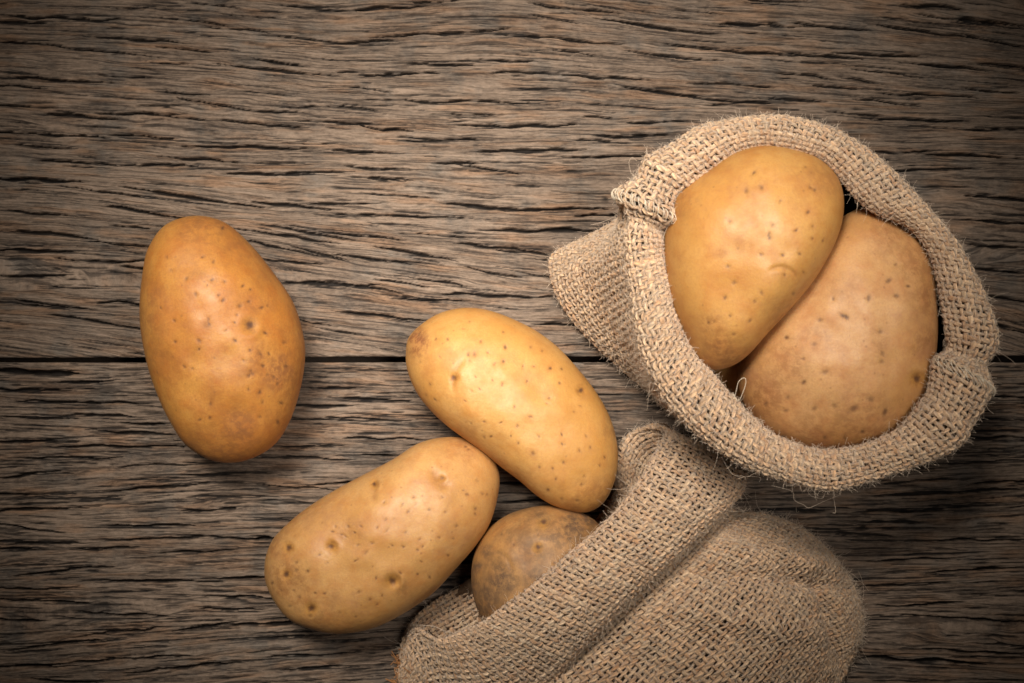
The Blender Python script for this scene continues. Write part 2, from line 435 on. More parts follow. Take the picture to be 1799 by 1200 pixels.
# ------------------------------------------------------------------ potatoes
def cspline(P, n):
    """closed Catmull-Rom through P, n samples"""
    P = np.asarray(P, float); N = len(P)
    t = np.arange(n) / n * N; i = np.floor(t).astype(int); f = (t - i)[:, None]
    a, b, c, d = P[(i - 1) % N], P[i % N], P[(i + 1) % N], P[(i + 2) % N]
    return .5 * (2 * b + (c - a) * f + (2 * a - 5 * b + 4 * c - d) * f ** 2 + (3 * b - a - 3 * c + d) * f ** 3)

def potato(label, outline, zc, H, mat, spots=(), eyes=(), blots=(), sc=1.0, org=(0, 0), seed=0, tilt=(0, 0), ridge=None, creases=()):
    NT_, NA, NB = 400, 84, 36
    out = cspline(outline, 720)
    Wp = W(out[:, 0], out[:, 1], zc)[:, :2]
    c = (Wp.max(0) + Wp.min(0)) / 2
    d = Wp - c
    # principal axis for lumps
    th = np.arctan2(d[:, 1], d[:, 0]); rr = np.hypot(d[:, 0], d[:, 1])
    o_ = np.argsort(th); th = th[o_]; rr = rr[o_]
    T = np.linspace(-np.pi, np.pi, NT_, endpoint=False)
    R = np.interp(T, np.r_[th - 2 * np.pi, th, th + 2 * np.pi], np.r_[rr, rr, rr])
    ph = np.r_[np.linspace(np.pi / 2 - .012, 0, NA), np.linspace(0, -np.pi / 2 + .02, NB + 1)[1:]]
    PH, TT = np.meshgrid(ph, T, indexing="ij")
    f = np.cos(PH) ** .93
    # towards the top the outline relaxes into an ellipse
    Rm = np.convolve(np.r_[R, R, R], np.ones(61) / 61, "same")[NT_:2 * NT_]
    RR = R[None] * (1 - .55 * np.sin(np.abs(PH))) + Rm[None] * (.55 * np.sin(np.abs(PH)))
    X = c[0] + np.cos(TT) * RR * f; Y = c[1] + np.sin(TT) * RR * f
    sg = np.sign(np.sin(PH))
    Z = zc + H * sg * np.abs(np.sin(PH)) ** .96
    Z = Z + tilt[0] * (X - c[0]) + tilt[1] * (Y - c[1])
    lump = (fbm(X / 120 + 9, Y / 120, seed + 50, 3) - .5) * 30 + (fbm(X / 42, Y / 42, seed + 52, 2) - .5) * 2.6
    lump = np.where(Z > zc, lump, lump * .2)
    Z = Z + lump * np.clip(np.sin(PH), 0, 1)
    low = Z.min()
    P = np.stack([X, Y, Z], -1)
    px, py = PXY(P)
    up = np.clip(np.sin(PH) * 6, 0, 1)
    spot = np.zeros_like(px); blot = np.zeros_like(px); pit = np.zeros_like(px); dz = np.zeros_like(px)
    rr_ = np.random.default_rng(seed + 5)
    def loc(s_): return org[0] + s_[0] / sc, org[1] + s_[1] / sc, s_[2] / sc
    for s_ in spots:
        x, y, r_ = loc(s_); el = rr_.uniform(.75, 1.35); a = rr_.uniform(0, 3.1)
        ux = (px - x) * math.cos(a) + (py - y) * math.sin(a); uy = -(px - x) * math.sin(a) + (py - y) * math.cos(a)
        dd = np.hypot(ux * el, uy / el)
        dd = dd * (1 + .5 * (vn(px / 2.5, py / 2.5, seed + 3) - .5))
        k = 1.12 * r_ + .5
        spot = np.maximum(spot, np.exp(-(dd / (k * .80)) ** 2.8) * rr_.uniform(.45, .9))
        blot = np.maximum(blot, np.exp(-(dd / (k * 1.9)) ** 2) * .22)
        dz -= np.exp(-(dd / (k * 1.1)) ** 2) * .9
    for e_ in eyes:        # x, y, r, direction of the brow (deg), depth
        x, y, r_ = loc(e_); a = math.radians(e_[3]); dep = e_[4]
        ux = (px - x) * math.cos(a) - (py - y) * math.sin(a); uy = (px - x) * math.sin(a) + (py - y) * math.cos(a)
        dd = np.hypot(ux, uy)
        ng = 1 + .5 * (vn(px / 3.5, py / 3.5, seed + 21) - .5)
        spot = np.maximum(spot, np.exp(-(dd * ng / (r_ * .95)) ** 3) * .95)
        blot = np.maximum(blot, np.exp(-(dd * ng / (r_ * 1.9)) ** 2) * .75)
        pit = np.maximum(pit, np.exp(-(dd / (r_ * 2.3)) ** 3) * .7)
        dz -= dep * np.exp(-(dd / (r_ * 1.7)) ** 2)
        # brow: a raised lip on the side it points to
        rb = r_ * 2.9
        ring = np.exp(-((dd - rb) / (r_ * .9)) ** 2) * np.clip(ux / (dd + 1e-3), 0, 1) ** 1.5
        dz += dep * .42 * ring
        step = np.exp(-((dd - rb * .72) / (r_ * .55)) ** 2) * np.clip(ux / (dd + 1e-3), 0, 1) ** 2
        blot = np.maximum(blot, step * .35)
        dz -= dep * .4 * np.exp(-(dd / (r_ * 5)) ** 2)
    for c_ in creases:     # x0,y0,x1,y1,width,depth
        x0, y0 = org[0] + c_[0] / sc, org[1] + c_[1] / sc; x1, y1 = org[0] + c_[2] / sc, org[1] + c_[3] / sc
        L = math.hypot(x1 - x0, y1 - y0); tx, ty = (x1 - x0) / L, (y1 - y0) / L
        t = (px - x0) * tx + (py - y0) * ty; n_ = -(px - x0) * ty + (py - y0) * tx
        bow = 4 * (t / L) * (1 - t / L) * c_[6] if len(c_) > 6 else 0
        n_ = n_ - bow
        m = np.exp(-(n_ / c_[4]) ** 2) * sstep(-.1, .25, t / L) * sstep(1.1, .75, t / L)
        dz -= c_[5] * m
        blot = np.maximum(blot, m * .35)
    for b_ in blots:       # x,y,r,strength
        x, y, r_ = loc(b_)
        dd = np.hypot(px - x, py - y) * (1 + .9 * (fbm(px / 16, py / 16, seed + 7, 4) - .5))
        blot = np.maximum(blot, np.exp(-(dd / r_) ** 2.4) * b_[3])
    P[..., 2] += dz * up
    # shade of wear around the rim of the skin
    P[..., 2] += 0
    C = np.stack([spot * up, blot * np.maximum(up, .3), pit * up], -1)
    # poles
    nv = P.shape[0] * P.shape[1]
    topv = P[0].mean(0) + [0, 0, .3]; botv = P[-1].mean(0)
    V = np.concatenate([P.reshape(-1, 3), [topv, botv]]); Cc = np.concatenate([C.reshape(-1, 3), [C[0].mean(0), C[-1].mean(0)]])
    q = grid_quads(P.shape[0], NT_, wrap=True)
    q = q[:, ::-1]
    i = np.arange(NT_); j = (i + 1) % NT_; last = (P.shape[0] - 1) * NT_
    q = np.concatenate([q, np.stack([i, j, np.full(NT_, nv), np.full(NT_, nv)], -1)[::2] * 1])[:len(q)]
    # close the poles with quads that share the pole vertex
    e0 = np.arange(0, NT_, 2)
    capt = np.stack([e0, e0 + 1, (e0 + 2) % NT_, np.full(len(e0), nv)], -1)
    capb = np.stack([last + e0, np.full(len(e0), nv + 1), last + (e0 + 2) % NT_, last + e0 + 1], -1)
    q = np.concatenate([q, capt, capb])
    o = make_mesh("potato", V, q, mat, None, {"skin": Cc})
    tag(o, label, "potato", "potatoes on the planks and in the sacks")
    return o

# sRGB-looking skins, given as albedo
M1 = potato_material("potato_skin_orange", (0.454, 0.173, 0.029), (0.524, 0.241, 0.051), (0.402, 0.131, 0.018), (0.288, 0.105, 0.025), .46)
M2 = potato_material("potato_skin_yellow", (0.500, 0.243, 0.057), (0.562, 0.303, 0.093), (0.463, 0.197, 0.037), (0.373, 0.162, 0.047), .47, 0.0, 0.0, (.15, .050, .016), (.27, .095, .024))
M3 = potato_material("potato_skin_pale", (0.472, 0.233, 0.066), (0.544, 0.295, 0.101), (0.428, 0.177, 0.041), (0.339, 0.158, 0.066), .43)
M4 = potato_material("potato_skin_earthy", (0.370, 0.180, 0.052), (0.440, 0.232, 0.078), (0.300, 0.125, 0.030), (0.200, 0.090, 0.033), .50, .10, .45, (.050, .029, .018), (.15, .078, .034))
M5 = potato_material("potato_skin_golden", (0.479, 0.222, 0.049), (0.533, 0.275, 0.076), (0.437, 0.176, 0.034), (0.366, 0.153, 0.050), .45, .10)
M6 = potato_material("potato_skin_scuffed", (0.485, 0.240, 0.075), (0.560, 0.310, 0.125), (0.435, 0.182, 0.058), (0.352, 0.156, 0.070), .48, .28)

P1o = [(255, 470), (266, 429), (295, 393), (345, 379), (395, 391), (437, 427), (474, 472), (512, 527), (530, 581), (535, 627), (526, 685), (507, 743), (478, 785), (428, 810), (378, 810), (332, 785), (303, 743), (278, 689), (260, 631), (249, 556)]
P2o = [(713, 620), (718, 593), (740, 570), (773, 550), (813, 541), (853, 544), (893, 557), (940, 580), (980, 610), (1017, 650), (1050, 693), (1073, 737), (1085, 787), (1082, 837), (1063, 880), (1035, 899), (1003, 898), (968, 886), (938, 866), (912, 843), (878, 818), (847, 792), (813, 768), (780, 743), (747, 710), (727, 680), (715, 647)]
P3o = [(465, 996), (470, 968), (486, 939), (529, 900), (582, 865), (639, 834), (689, 808), (735, 779), (782, 768), (824, 772), (856, 792), (874, 822), (877, 857), (863, 914), (839, 954), (803, 996), (760, 1042), (707, 1078), (654, 1103), (600, 1112), (557, 1107), (511, 1089), (483, 1057), (468, 1025)]
P4o = [(828, 1007), (835, 968), (856, 932), (892, 905), (938, 891), (981, 889), (1020, 900), (1052, 921), (1072, 960), (1075, 1010), (1055, 1060), (1010, 1096), (950, 1112), (890, 1108), (850, 1090), (832, 1050)]
P5o = [(1195, 334), (1240, 302), (1287, 271), (1333, 258), (1380, 262), (1431, 278), (1464, 306), (1478, 339), (1478, 381), (1464, 427), (1431, 488), (1394, 535), (1347, 586), (1310, 628), (1277, 647), (1245, 649), (1221, 628), (1193, 572), (1172, 516), (1166, 460), (1168, 404), (1178, 362)]
P6o = [(1488, 376), (1530, 366), (1580, 394), (1613, 418), (1632, 460), (1641, 530), (1641, 600), (1632, 660), (1615, 705), (1586, 748), (1553, 772), (1512, 786), (1471, 790), (1417, 786), (1364, 767), (1323, 733), (1304, 696), (1298, 655), (1318, 600), (1355, 540), (1400, 480), (1440, 420)]
P7o = [(1250, 605), (1290, 562), (1360, 560), (1410, 610), (1402, 668), (1350, 704), (1290, 706), (1254, 670)]

potato("orange tinted potato lying alone on the planks across the joint", P1o, 128, 124, M1, sc=2.4, org=(220, 360), seed=1,
  spots=[(482,427,9),(520,407,7),(412,402,7),(395,380,5),(365,316,7),(372,240,7),(325,220,5),(175,220,4),(195,275,4),(258,313,6),(297,378,7),(418,323,5),(495,342,5),(528,357,5),(575,432,7),(598,425,6),(423,530,5),(463,572,6),(590,540,6),(312,573,8),(312,608,5),(208,487,5),(150,435,4),(248,680,7),(283,690,5),(210,577,5),(525,612,6),(570,630,7),(605,627,6),(678,680,9),(580,678,8),(527,700,9),(522,718,8),(535,712,7),(625,725,7),(642,755,7),(520,778,5),(567,790,8),(580,832,6),(657,835,8),(567,893,7),(643,915,9),(360,838,6),(357,897,6),(315,905,6),(410,97,8),(670,580,7),(345,340,3),(498,655,5),(600,715,5),(470,465,4),(460,495,4),(350,485,6),(352,505,6),(640,735,4)],
  eyes=[(524,507,17,-65,5.5)], blots=[(640,700,75,.85),(560,640,50,.65),(480,940,80,.8),(540,420,60,.4),(90,480,80,.4),(310,70,110,.55),(430,1060,150,.55),(700,760,90,.35),(120,400,60,.4),(655,655,40,.7),(480,920,65,.6),(527,700,45,.4),(590,420,45,.3),(345,500,22,.6),(470,150,80,.35),(300,1050,120,.45),(130,620,70,.3),(640,920,90,.25),(400,90,50,.5),(300,290,40,.3)])
potato("smooth yellow potato with brown stem end beside the sack mouth", P2o, 118, 116, M2, sc=3, org=(680, 520), seed=2,
  spots=[(622,271,9),(613,345,8),(567,358,6),(493,239,6),(531,300,4),(427,308,7),(460,308,8),(435,345,5),(716,370,5),(773,372,4),(757,270,6),(818,290,4),(861,382,7),(920,385,5),(737,449,5),(606,467,5),(467,427,3),(555,445,3),(488,490,3),(445,500,3),(410,553,4),(671,585,5),(757,637,6),(854,538,6),(845,568,4),(909,458,5),(985,611,4),(1018,580,4),(512,662,5),(443,672,5),(600,668,5),(687,685,5),(513,745,5),(549,740,5),(653,737,4),(692,775,5),(797,738,5),(921,730,6),(922,780,5),(1050,737,5),(1070,798,6),(1015,815,6),(769,830,8),(930,877,8),(873,911,6),(803,901,6),(1120,892,5),(1146,851,5),(1040,950,6),(1023,994,6),(889,965,7),(848,1022,7),(922,1068,6),(1003,1078,7),(257,226,6),(320,227,5),(279,320,5),(173,348,4),(226,465,5),(204,520,5),(252,545,5),(436,135,4),(401,173,4),(613,190,4),(170,205,9)],
  eyes=[(352,430,13,-12,3.5),(1022,497,13,-90,3.0)], creases=[(408,335,348,505,4,3.0,8)],
  blots=[(1100,1050,130,.35),(560,880,60,.35),(1180,700,60,.3),(165,235,66,1.0),(165,225,50,1.0),(150,280,45,.8),(1000,1090,60,.4),(430,690,60,.25)])
potato("long pale potato with several deep eyes, touching the yellow one", P3o, 116, 113, M3, sc=2.81, org=(440, 740), seed=3,
  spots=[(228,697,7),(243,868,7),(193,913,7),(152,835,6),(213,835,5),(107,800,8),(320,848,7),(483,518,7),(547,520,6),(570,648,7),(533,610,6),(600,603,6),(515,550,5),(450,560,5),(780,445,6),(883,437,6),(816,410,5),(752,412,5),(660,400,5),(667,487,6),(625,525,5),(765,549,6),(676,538,5),(710,487,4),(963,447,6),(947,377,5),(1069,362,6),(1110,430,6),(1168,360,6),(1145,357,5),(1018,517,6),(1110,458,5),(1052,342,5),(1118,293,5),(835,583,5),(825,635,5),(850,617,5),(755,620,5),(700,613,6),(843,693,5),(932,575,6),(1002,580,5),(975,663,5),(885,770,6),(825,755,5),(605,720,4),(520,688,5),(590,880,6),(535,843,6),(650,860,5),(620,775,5),(520,965,5),(625,905,6),(440,945,4),(805,375,4),(340,660,5),(380,700,4),(420,520,5),(405,545,5),(470,570,5),(225,735,8),(283,740,9),(1060,125,7),(1078,140,6),(740,750,7),(295,960,8),(365,850,6)],
  eyes=[(700,792,17,0,7),(395,620,14,25,5.5),(187,625,13,60,3),(178,758,13,200,3),(300,926,15,-20,4.5),(945,283,9,-40,4.5),(610,312,10,0,4)],
  creases=[(890,230,990,330,9,4.5,6),(622,270,612,400,6,3,3),(745,740,760,880,4,1.5,6)],
  blots=[(110,620,100,.45),(900,900,110,.35),(1200,600,70,.35),(1030,100,100,.30),(180,780,110,.5),(230,860,90,.35),(480,540,90,.30),(330,1010,160,.35),(450,980,90,.25),(1060,140,60,.3),(760,850,50,.4),(250,430,110,.3)])
potato("small brown earthy potato half inside the lying sack", P4o, 112, 104, M4, sc=2.81, org=(440, 740), seed=4,
  spots=[(1300,610,5),(1500,700,5),(1420,560,4),(1240,560,4),(1560,520,5)], eyes=[(1420,622,12,-90,4),(1447,500,14,80,4)],
  creases=[(1190,640,1290,745,5,1.6,-10)],
  blots=[(1500,560,90,.6),(1380,640,120,.3),(1120,850,90,.7),(1250,790,75,.9),(1180,860,60,.75),(1600,520,80,.9),(1120,720,32,.8),(1165,640,34,.7),(1660,480,55,.9),(1130,930,60,.8),(1430,470,50,.5),(1300,700,60,.3),(1400,800,70,.6)])
potato("golden potato on top in the upright sack", P5o, 345, 122, M5, sc=2.143, org=(960, 180), seed=5,
  spots=[(781,265,6),(752,333,8),(810,321,8),(994,321,7),(1010,330,6),(985,413,6),(852,462,6),(940,482,5),(1002,512,4),(838,497,6),(840,512,5),(690,448,6),(810,573,7),(889,575,5),(954,570,6),(683,617,7),(707,677,7),(673,735,6),(810,717,6),(785,748,6),(930,720,6),(692,803,5),(766,822,5),(632,825,5),(610,828,5),(705,873,5),(897,650,5),(1003,466,5),(880,372,5),(975,243,4),(968,640,4),(1040,520,4)],
  creases=[(835,632,950,665,5,3.0,-12)], blots=[(480,380,90,.35),(1050,300,80,.3),(900,800,60,.4),(655,930,62,.75),(620,850,55,.5),(690,960,60,.6),(730,540,35,.2),(660,560,22,.35),(900,640,40,.3),(600,980,60,.6)], tilt=(0, .05))
potato("larger scuffed potato lying lower in the upright sack", P6o, 285, 118, M6, sc=2.143, org=(960, 180), seed=6,
  spots=[(1213,737,9),(1118,804,10),(1130,808,10),(1288,672,10),(1315,610,6),(1318,728,8),(1362,692,6),(1080,740,6),(1258,863,9),(1265,945,9),(1262,975,9),(1048,1015,10),(970,1053,8),(1030,820,8),(905,885,8),(1010,910,9),(967,965,6),(910,1110,9),(1222,1118,12),(1085,1142,10),(1158,1152,13),(1010,1152,10),(1275,1165,12),(825,1135,8),(900,1160,8),(892,1258,8),(1048,1262,8),(1124,1262,9),(1190,1240,6),(1290,1230,6)],
  eyes=[(1397,1040,13,30,4)], blots=[(1200,1220,150,.4),(900,1000,100,.4),(1300,480,90,.4),(1440,740,70,.55),(1400,620,90,.4),(820,1120,90,.6),(1260,900,45,.4),(1120,700,60,.3),(1010,880,60,.3),(1010,1240,110,.35),(1380,560,60,.4),(1430,900,60,.5)], tilt=(.05, 0))
potato("potato barely seen deep between the two large ones in the sack", P7o, 172, 62, M3, seed=8)

# ------------------------------------------------------------------ cloth surfaces
def crom(P, n):
    """open Catmull-Rom along axis 0"""
    K = len(P); t = np.linspace(0, K - 1, n); i = np.minimum(np.floor(t).astype(int), K - 2)
    f = (t - i)[:, None, None]
    E = np.concatenate([2 * P[:1] - P[1:2], P, 2 * P[-1:] - P[-2:-1]])
    a, b, c, d = E[i], E[i + 1], E[i + 2], E[i + 3]
    return .5 * (2 * b + (c - a) * f + (2 * a - 5 * b + 4 * c - d) * f ** 2 + (3 * b - a - 3 * c + d) * f ** 3)

class Surf:
    def __init__(s, rings, NU=480, NV=420, uref=None, seed=0, wrink=3.0, extra=None, flip=1):
        rings = np.asarray(rings, float)                       # K, N, 3 in working space
        R = np.stack([cspline(r, NU * 2) for r in rings])      # K, 2NU, 3
        G = crom(R, NV * 2)
        # equal spacing round the mouth
        ref = G[int((NV * 2 - 1) * uref)]
        L = np.r_[0, np.cumsum(np.linalg.norm(np.roll(ref, -1, 0) - ref, axis=1))]
        s.circ = L[-1]
        t = np.interp(np.linspace(0, L[-1], NU, endpoint=False), L, np.arange(NU * 2 + 1))
        i = np.floor(t).astype(int) % (NU * 2); f = (t - np.floor(t))[None, :, None]
        G = G[:, i] * (1 - f) + G[:, (i + 1) % (NU * 2)] * f
        s.station = t / (NU * 2) * rings.shape[1]
        # equal spacing down each column
        dl = np.linalg.norm(np.diff(G, axis=0), axis=2)
        cl = np.concatenate([np.zeros((1, NU)), np.cumsum(dl, 0)])
        s.len = cl[-1].mean()
        out = np.zeros((NV, NU, 3)); kk = np.zeros((NV, NU))
        src = np.arange(NV * 2)
        blend = cl / cl[-1:]                                   # own length, half mixed with the mean
        mean = blend.mean(1, keepdims=True)
        bl = .35 * blend + .65 * mean
        for u in range(NU):
            tt = np.interp(np.linspace(0, 1, NV), bl[:, u], src)
            for c in range(3): out[:, u, c] = np.interp(tt, src, G[:, u, c])
            kk[:, u] = tt / (NV * 2 - 1) * (len(rings) - 1)
        s.G = out; s.ring = kk; s.NU, s.NV = NU, NV; s.flip = flip
        s.norm()
        U, V = np.meshgrid(np.arange(NU) / NU * s.circ, np.linspace(0, s.len, NV))
        wr = np.zeros_like(U)
        ang = U / s.circ * 2 * np.pi; rad = s.circ / (2 * np.pi)
        cx, cy = np.cos(ang) * rad + 900, np.sin(ang) * rad + 900
        wr = (fbm(cx / 90 + V / 210, cy / 90 + V / 330, seed, 3) - .5) * 2 * wrink + (fbm(cx / 30 + V / 60, cy / 30 - V / 50, seed + 4, 2) - .5) * wrink * .5
        if extra is not None: wr = wr + extra(s)
        s.G = s.G + s.N * wr[..., None]
        s.norm()
    def norm(s):
        du = np.roll(s.G, -1, 1) - np.roll(s.G, 1, 1); dv = np.gradient(s.G, axis=0)
        n = np.cross(du, dv); n /= np.linalg.norm(n, axis=2, keepdims=True) + 1e-9
        s.N = n * s.flip
        s.Tu = du / (np.linalg.norm(du, axis=2, keepdims=True) + 1e-9)
        s.Tv = dv / (np.linalg.norm(dv, axis=2, keepdims=True) + 1e-9)
    def at(s, A, u, v):
        """u in 0..1 (wraps), v in 0..1"""
        x = (u % 1.0) * s.NU; y = np.clip(v, 0, 1) * (s.NV - 1.001)
        i = np.floor(x).astype(int); j = np.floor(y).astype(int); fx = x - i; fy = y - j
        if A.ndim == 3: fx = fx[..., None]; fy = fy[..., None]
        i0 = i % s.NU; i1 = (i + 1) % s.NU
        return (A[j, i0] * (1 - fx) + A[j, i1] * fx) * (1 - fy) + (A[j + 1, i0] * (1 - fx) + A[j + 1, i1] * fx) * fy

def tubes(name, P, N, hw, hh, cols, keep, sides, mat, parent, flip=False, closed=False):
    """P,N: (curves, L, 3). flattened tubes along axis 1"""
    if closed:
        T = np.roll(P, -1, 1) - np.roll(P, 1, 1)
    else:
        T = np.gradient(P, axis=1)
    T /= np.linalg.norm(T, axis=2, keepdims=True) + 1e-9
    B = np.cross(T, N); B /= np.linalg.norm(B, axis=2, keepdims=True) + 1e-9
    Nn = np.cross(B, T)
    nc, L, _ = P.shape
    a = np.arange(sides) / sides * 2 * np.pi
    V = (P[:, :, None] + B[:, :, None] * (np.cos(a)[None, None, :, None] * hw[..., None, None])
         + Nn[:, :, None] * (np.sin(a)[None, None, :, None] * hh[..., None, None]))
    idx = np.arange(nc * L * sides).reshape(nc, L, sides)
    nxt = np.roll(idx, -1, 1) if closed else idx[:, 1:]
    cur = idx if closed else idx[:, :-1]
    kp = (keep & np.roll(keep, -1, 1)) if closed else (keep[:, :-1] & keep[:, 1:])
    q = np.stack([cur, np.roll(cur, -1, 2), np.roll(nxt, -1, 2), nxt], -1)
    al = np.concatenate([np.zeros((nc, 1)), np.cumsum(np.linalg.norm(np.diff(P, axis=1), axis=2), 1)], 1)
    aln = np.roll(al, -1, 1).copy() if closed else al[:, 1:]
    if closed: aln[:, -1] = al[:, -1] + 3
    alc = al if closed else al[:, :-1]
    s0 = np.broadcast_to(np.arange(sides) / sides, q.shape[:3]); s1 = s0 + 1 / sides
    uu0 = np.broadcast_to(alc[..., None], q.shape[:3]); uu1 = np.broadcast_to(aln[..., None], q.shape[:3])
    uv = np.stack([np.stack([uu0, s0], -1), np.stack([uu0, s1], -1), np.stack([uu1, s1], -1), np.stack([uu1, s0], -1)], -2)
    q = q[kp].reshape(-1, 4); uv = uv[kp].reshape(-1, 4, 2)
    C = np.broadcast_to(cols[:, :, None, :], (nc, L, sides, 3))
    used, inv = np.unique(q, return_inverse=True)
    q = inv.reshape(-1, 4)
    return V.reshape(-1, 3)[used], q, C.reshape(-1, 3)[used], uv

PAL = np.array([1.12, 1.10, 1.02]) * np.array([(.66, .465, .315), (.72, .54, .385), (.60, .375, .225), (.68, .42, .255), (.76, .60, .45), (.54, .36, .235)])
def yarn_cols(r, n, L, keyx, seed):
    w = r.dirichlet(np.array([1.6, 1.6, .6, 1.0, .8, .5]) * .8, n)
    base = w @ PAL
    v = vn(keyx / 4.0, np.arange(n)[:, None] * 7.3 + 0 * keyx, seed)
    w2 = r.random((n, 1))
    c = base[:, None, :] * (.78 + .40 * v[..., None])
    hot = sstep(.72, .86, vn(keyx / 2.2, np.arange(n)[:, None] * 5.1 + 3 + 0 * keyx, seed + 2))[..., None]
    return c * (1 - .55 * hot) + np.array((.56, .30, .15)) * .55 * hot

def weave(s, parent, pitch, keepf, seed, amp=2.3, hw=4.3, hh=2.5, mat=None, step=3, sides=5):
    r = np.random.default_rng(seed)
    nw = int(round(s.circ / pitch / 2)) * 2; nf = int(round(s.len / pitch))
    parts = []
    def lat(i, t, sd, a=1.3): return (vn(t / 6.0, i * 3.7, sd) - .5) * 2 * a + (vn(t / 1.7, i * 5.7, sd + 3) - .5) * 1.6
    # warps (down the sack)
    i = np.arange(nw)[:, None]; t = np.arange(0, nf * step + 1)[None] / step
    t = np.broadcast_to(t, (nw, t.shape[1])) + 0.0
    u = (i + lat(i, t, seed) / pitch * 1.0 + 0 * t) / nw; v = t / nf
    h = amp * np.cos(np.pi * (t + i)) ; h = np.sign(h) * np.abs(h / amp) ** .8 * amp
    P = s.at(s.G, u, v); N = s.at(s.N, u, v)
    P = P + N * h[..., None]
    thick = r.uniform(.78, 1.12, (nw, 1)) * (.72 + .52 * vn(t / 2.6, i * 2.3, seed + 8))
    C = yarn_cols(r, nw, t.shape[1], t, seed + 1)
    K = keepf(s, u, v, P)
    parts.append(tubes("", P, N, hw * thick, hh * thick, C, K, sides, mat, parent))
    # wefts (round the sack)
    j = np.arange(1, nf)[:, None]; t = np.arange(0, nw * step)[None] / step
    t = np.broadcast_to(t, (nf - 1, t.shape[1])) + 0.0
    ang = t / nw * 2 * np.pi
    l2 = (vn(np.cos(ang) * nw / 34 + 40, np.sin(ang) * nw / 34 + 40 + j * 2.9, seed + 5) - .5) * 2.6 + (vn(t / 1.7, j * 5.3, seed + 6) - .5) * 1.6
    u = t / nw; v = (j + l2 / pitch) / nf
    h = -amp * np.cos(np.pi * (t + j)); h = np.sign(h) * np.abs(h / amp) ** .8 * amp
    P = s.at(s.G, u, v); N = s.at(s.N, u, v); P = P + N * h[..., None]
    thick = r.uniform(.78, 1.15, (nf - 1, 1)) * (.72 + .52 * vn(t / 2.6, j * 2.1, seed + 9))
    C = yarn_cols(r, nf - 1, t.shape[1], t, seed + 3)
    K = keepf(s, u, v, P)
    parts.append(tubes("", P, N, hw * thick, hh * thick, C, K, sides, mat, parent, closed=True))
    objs = []
    for nm, (V, q, C, uv) in zip(("warp_yarns", "weft_yarns"), parts):
        if len(V) == 0: continue
        o = make_mesh(nm, V, q, mat, parent, {"yarn": C}, uv)
        o["kind"] = "stuff"; objs.append(o)
        print(nm, len(q) * 2, "tris")
    return objs

def strands(name, paths, rad, mat, parent, kind="stuff"):
    """hair curves; paths: (n, k, 3) in working units"""
    n, k, _ = paths.shape
    cu = bpy.data.hair_curves.new(name)
    cu.add_curves([k] * n)
    cu.attributes["position"].data.foreach_set("vector", (paths.reshape(-1, 3) * S).astype(np.float32).ravel())
    a = cu.attributes.get("radius") or cu.attributes.new("radius", "FLOAT", "POINT")
    rr = np.broadcast_to(rad, (n, k)) if np.ndim(rad) else np.full((n, k), rad)
    a.data.foreach_set("value", (rr * S).astype(np.float32).ravel())
    cu.materials.append(mat)
    o = bpy.data.objects.new(name, cu); scene.collection.objects.link(o); o.parent = parent
    if kind: o["kind"] = kind
    return o

def fuzz(s, parent, n, keepf, mat, seed, weight=None, name="loose_fibres", lmin=8, lmax=34, lift=.55):
    r = np.random.default_rng(seed)
    u = r.random(n); v = r.random(n)
    P = s.at(s.G, u, v); K = keepf(s, u, v, P)
    u, v = u[K], v[K]; n = len(u)
    P = s.at(s.G, u, v); N = s.at(s.N, u, v); Tu = s.at(s.Tu, u, v); Tv = s.at(s.Tv, u, v)
    k = 7; L = np.exp(r.uniform(np.log(lmin), np.log(lmax), n))
    a = r.uniform(0, 2 * np.pi, n)
    dirt = Tu * np.cos(a)[:, None] + Tv * np.sin(a)[:, None]
    el = np.abs(r.normal(0, lift, n)).clip(0, 1.5)
    d = dirt * np.cos(el)[:, None] + N * np.sin(el)[:, None]
    side = np.cross(d, N); side /= np.linalg.norm(side, axis=1, keepdims=True) + 1e-9
    path = np.zeros((n, k, 3)); path[:, 0] = P + N * 2.5
    cur = d.copy(); bend = r.normal(0, .32, (n, 1)); bend2 = r.normal(0, .22, (n, 1))
    for i in range(1, k):
        cur = cur + side * (bend + r.normal(0, .15, (n, 1))) + N * bend2
        cur /= np.linalg.norm(cur, axis=1, keepdims=True)
        path[:, i] = path[:, i - 1] + cur * (L / (k - 1))[:, None]
    path[..., 2] = np.maximum(path[..., 2], 1.0)
    rad = r.uniform(.14, .30, (n, 1)) * np.linspace(1, .6, k)[None]
    return strands(name, path, rad, mat, parent)

M_yarn = yarn_material("jute_yarn")
M_fib = plain("jute_fibre", (.68, .53, .39), .7, .2)
M_thread = plain("cream_sewing_thread", (.72, .60, .44), .6, .3)
M_under = plain("jute_shade_backing", (.13, .078, .045), .95, .05)  # darkened colour stands in for shade seen through the weave gaps

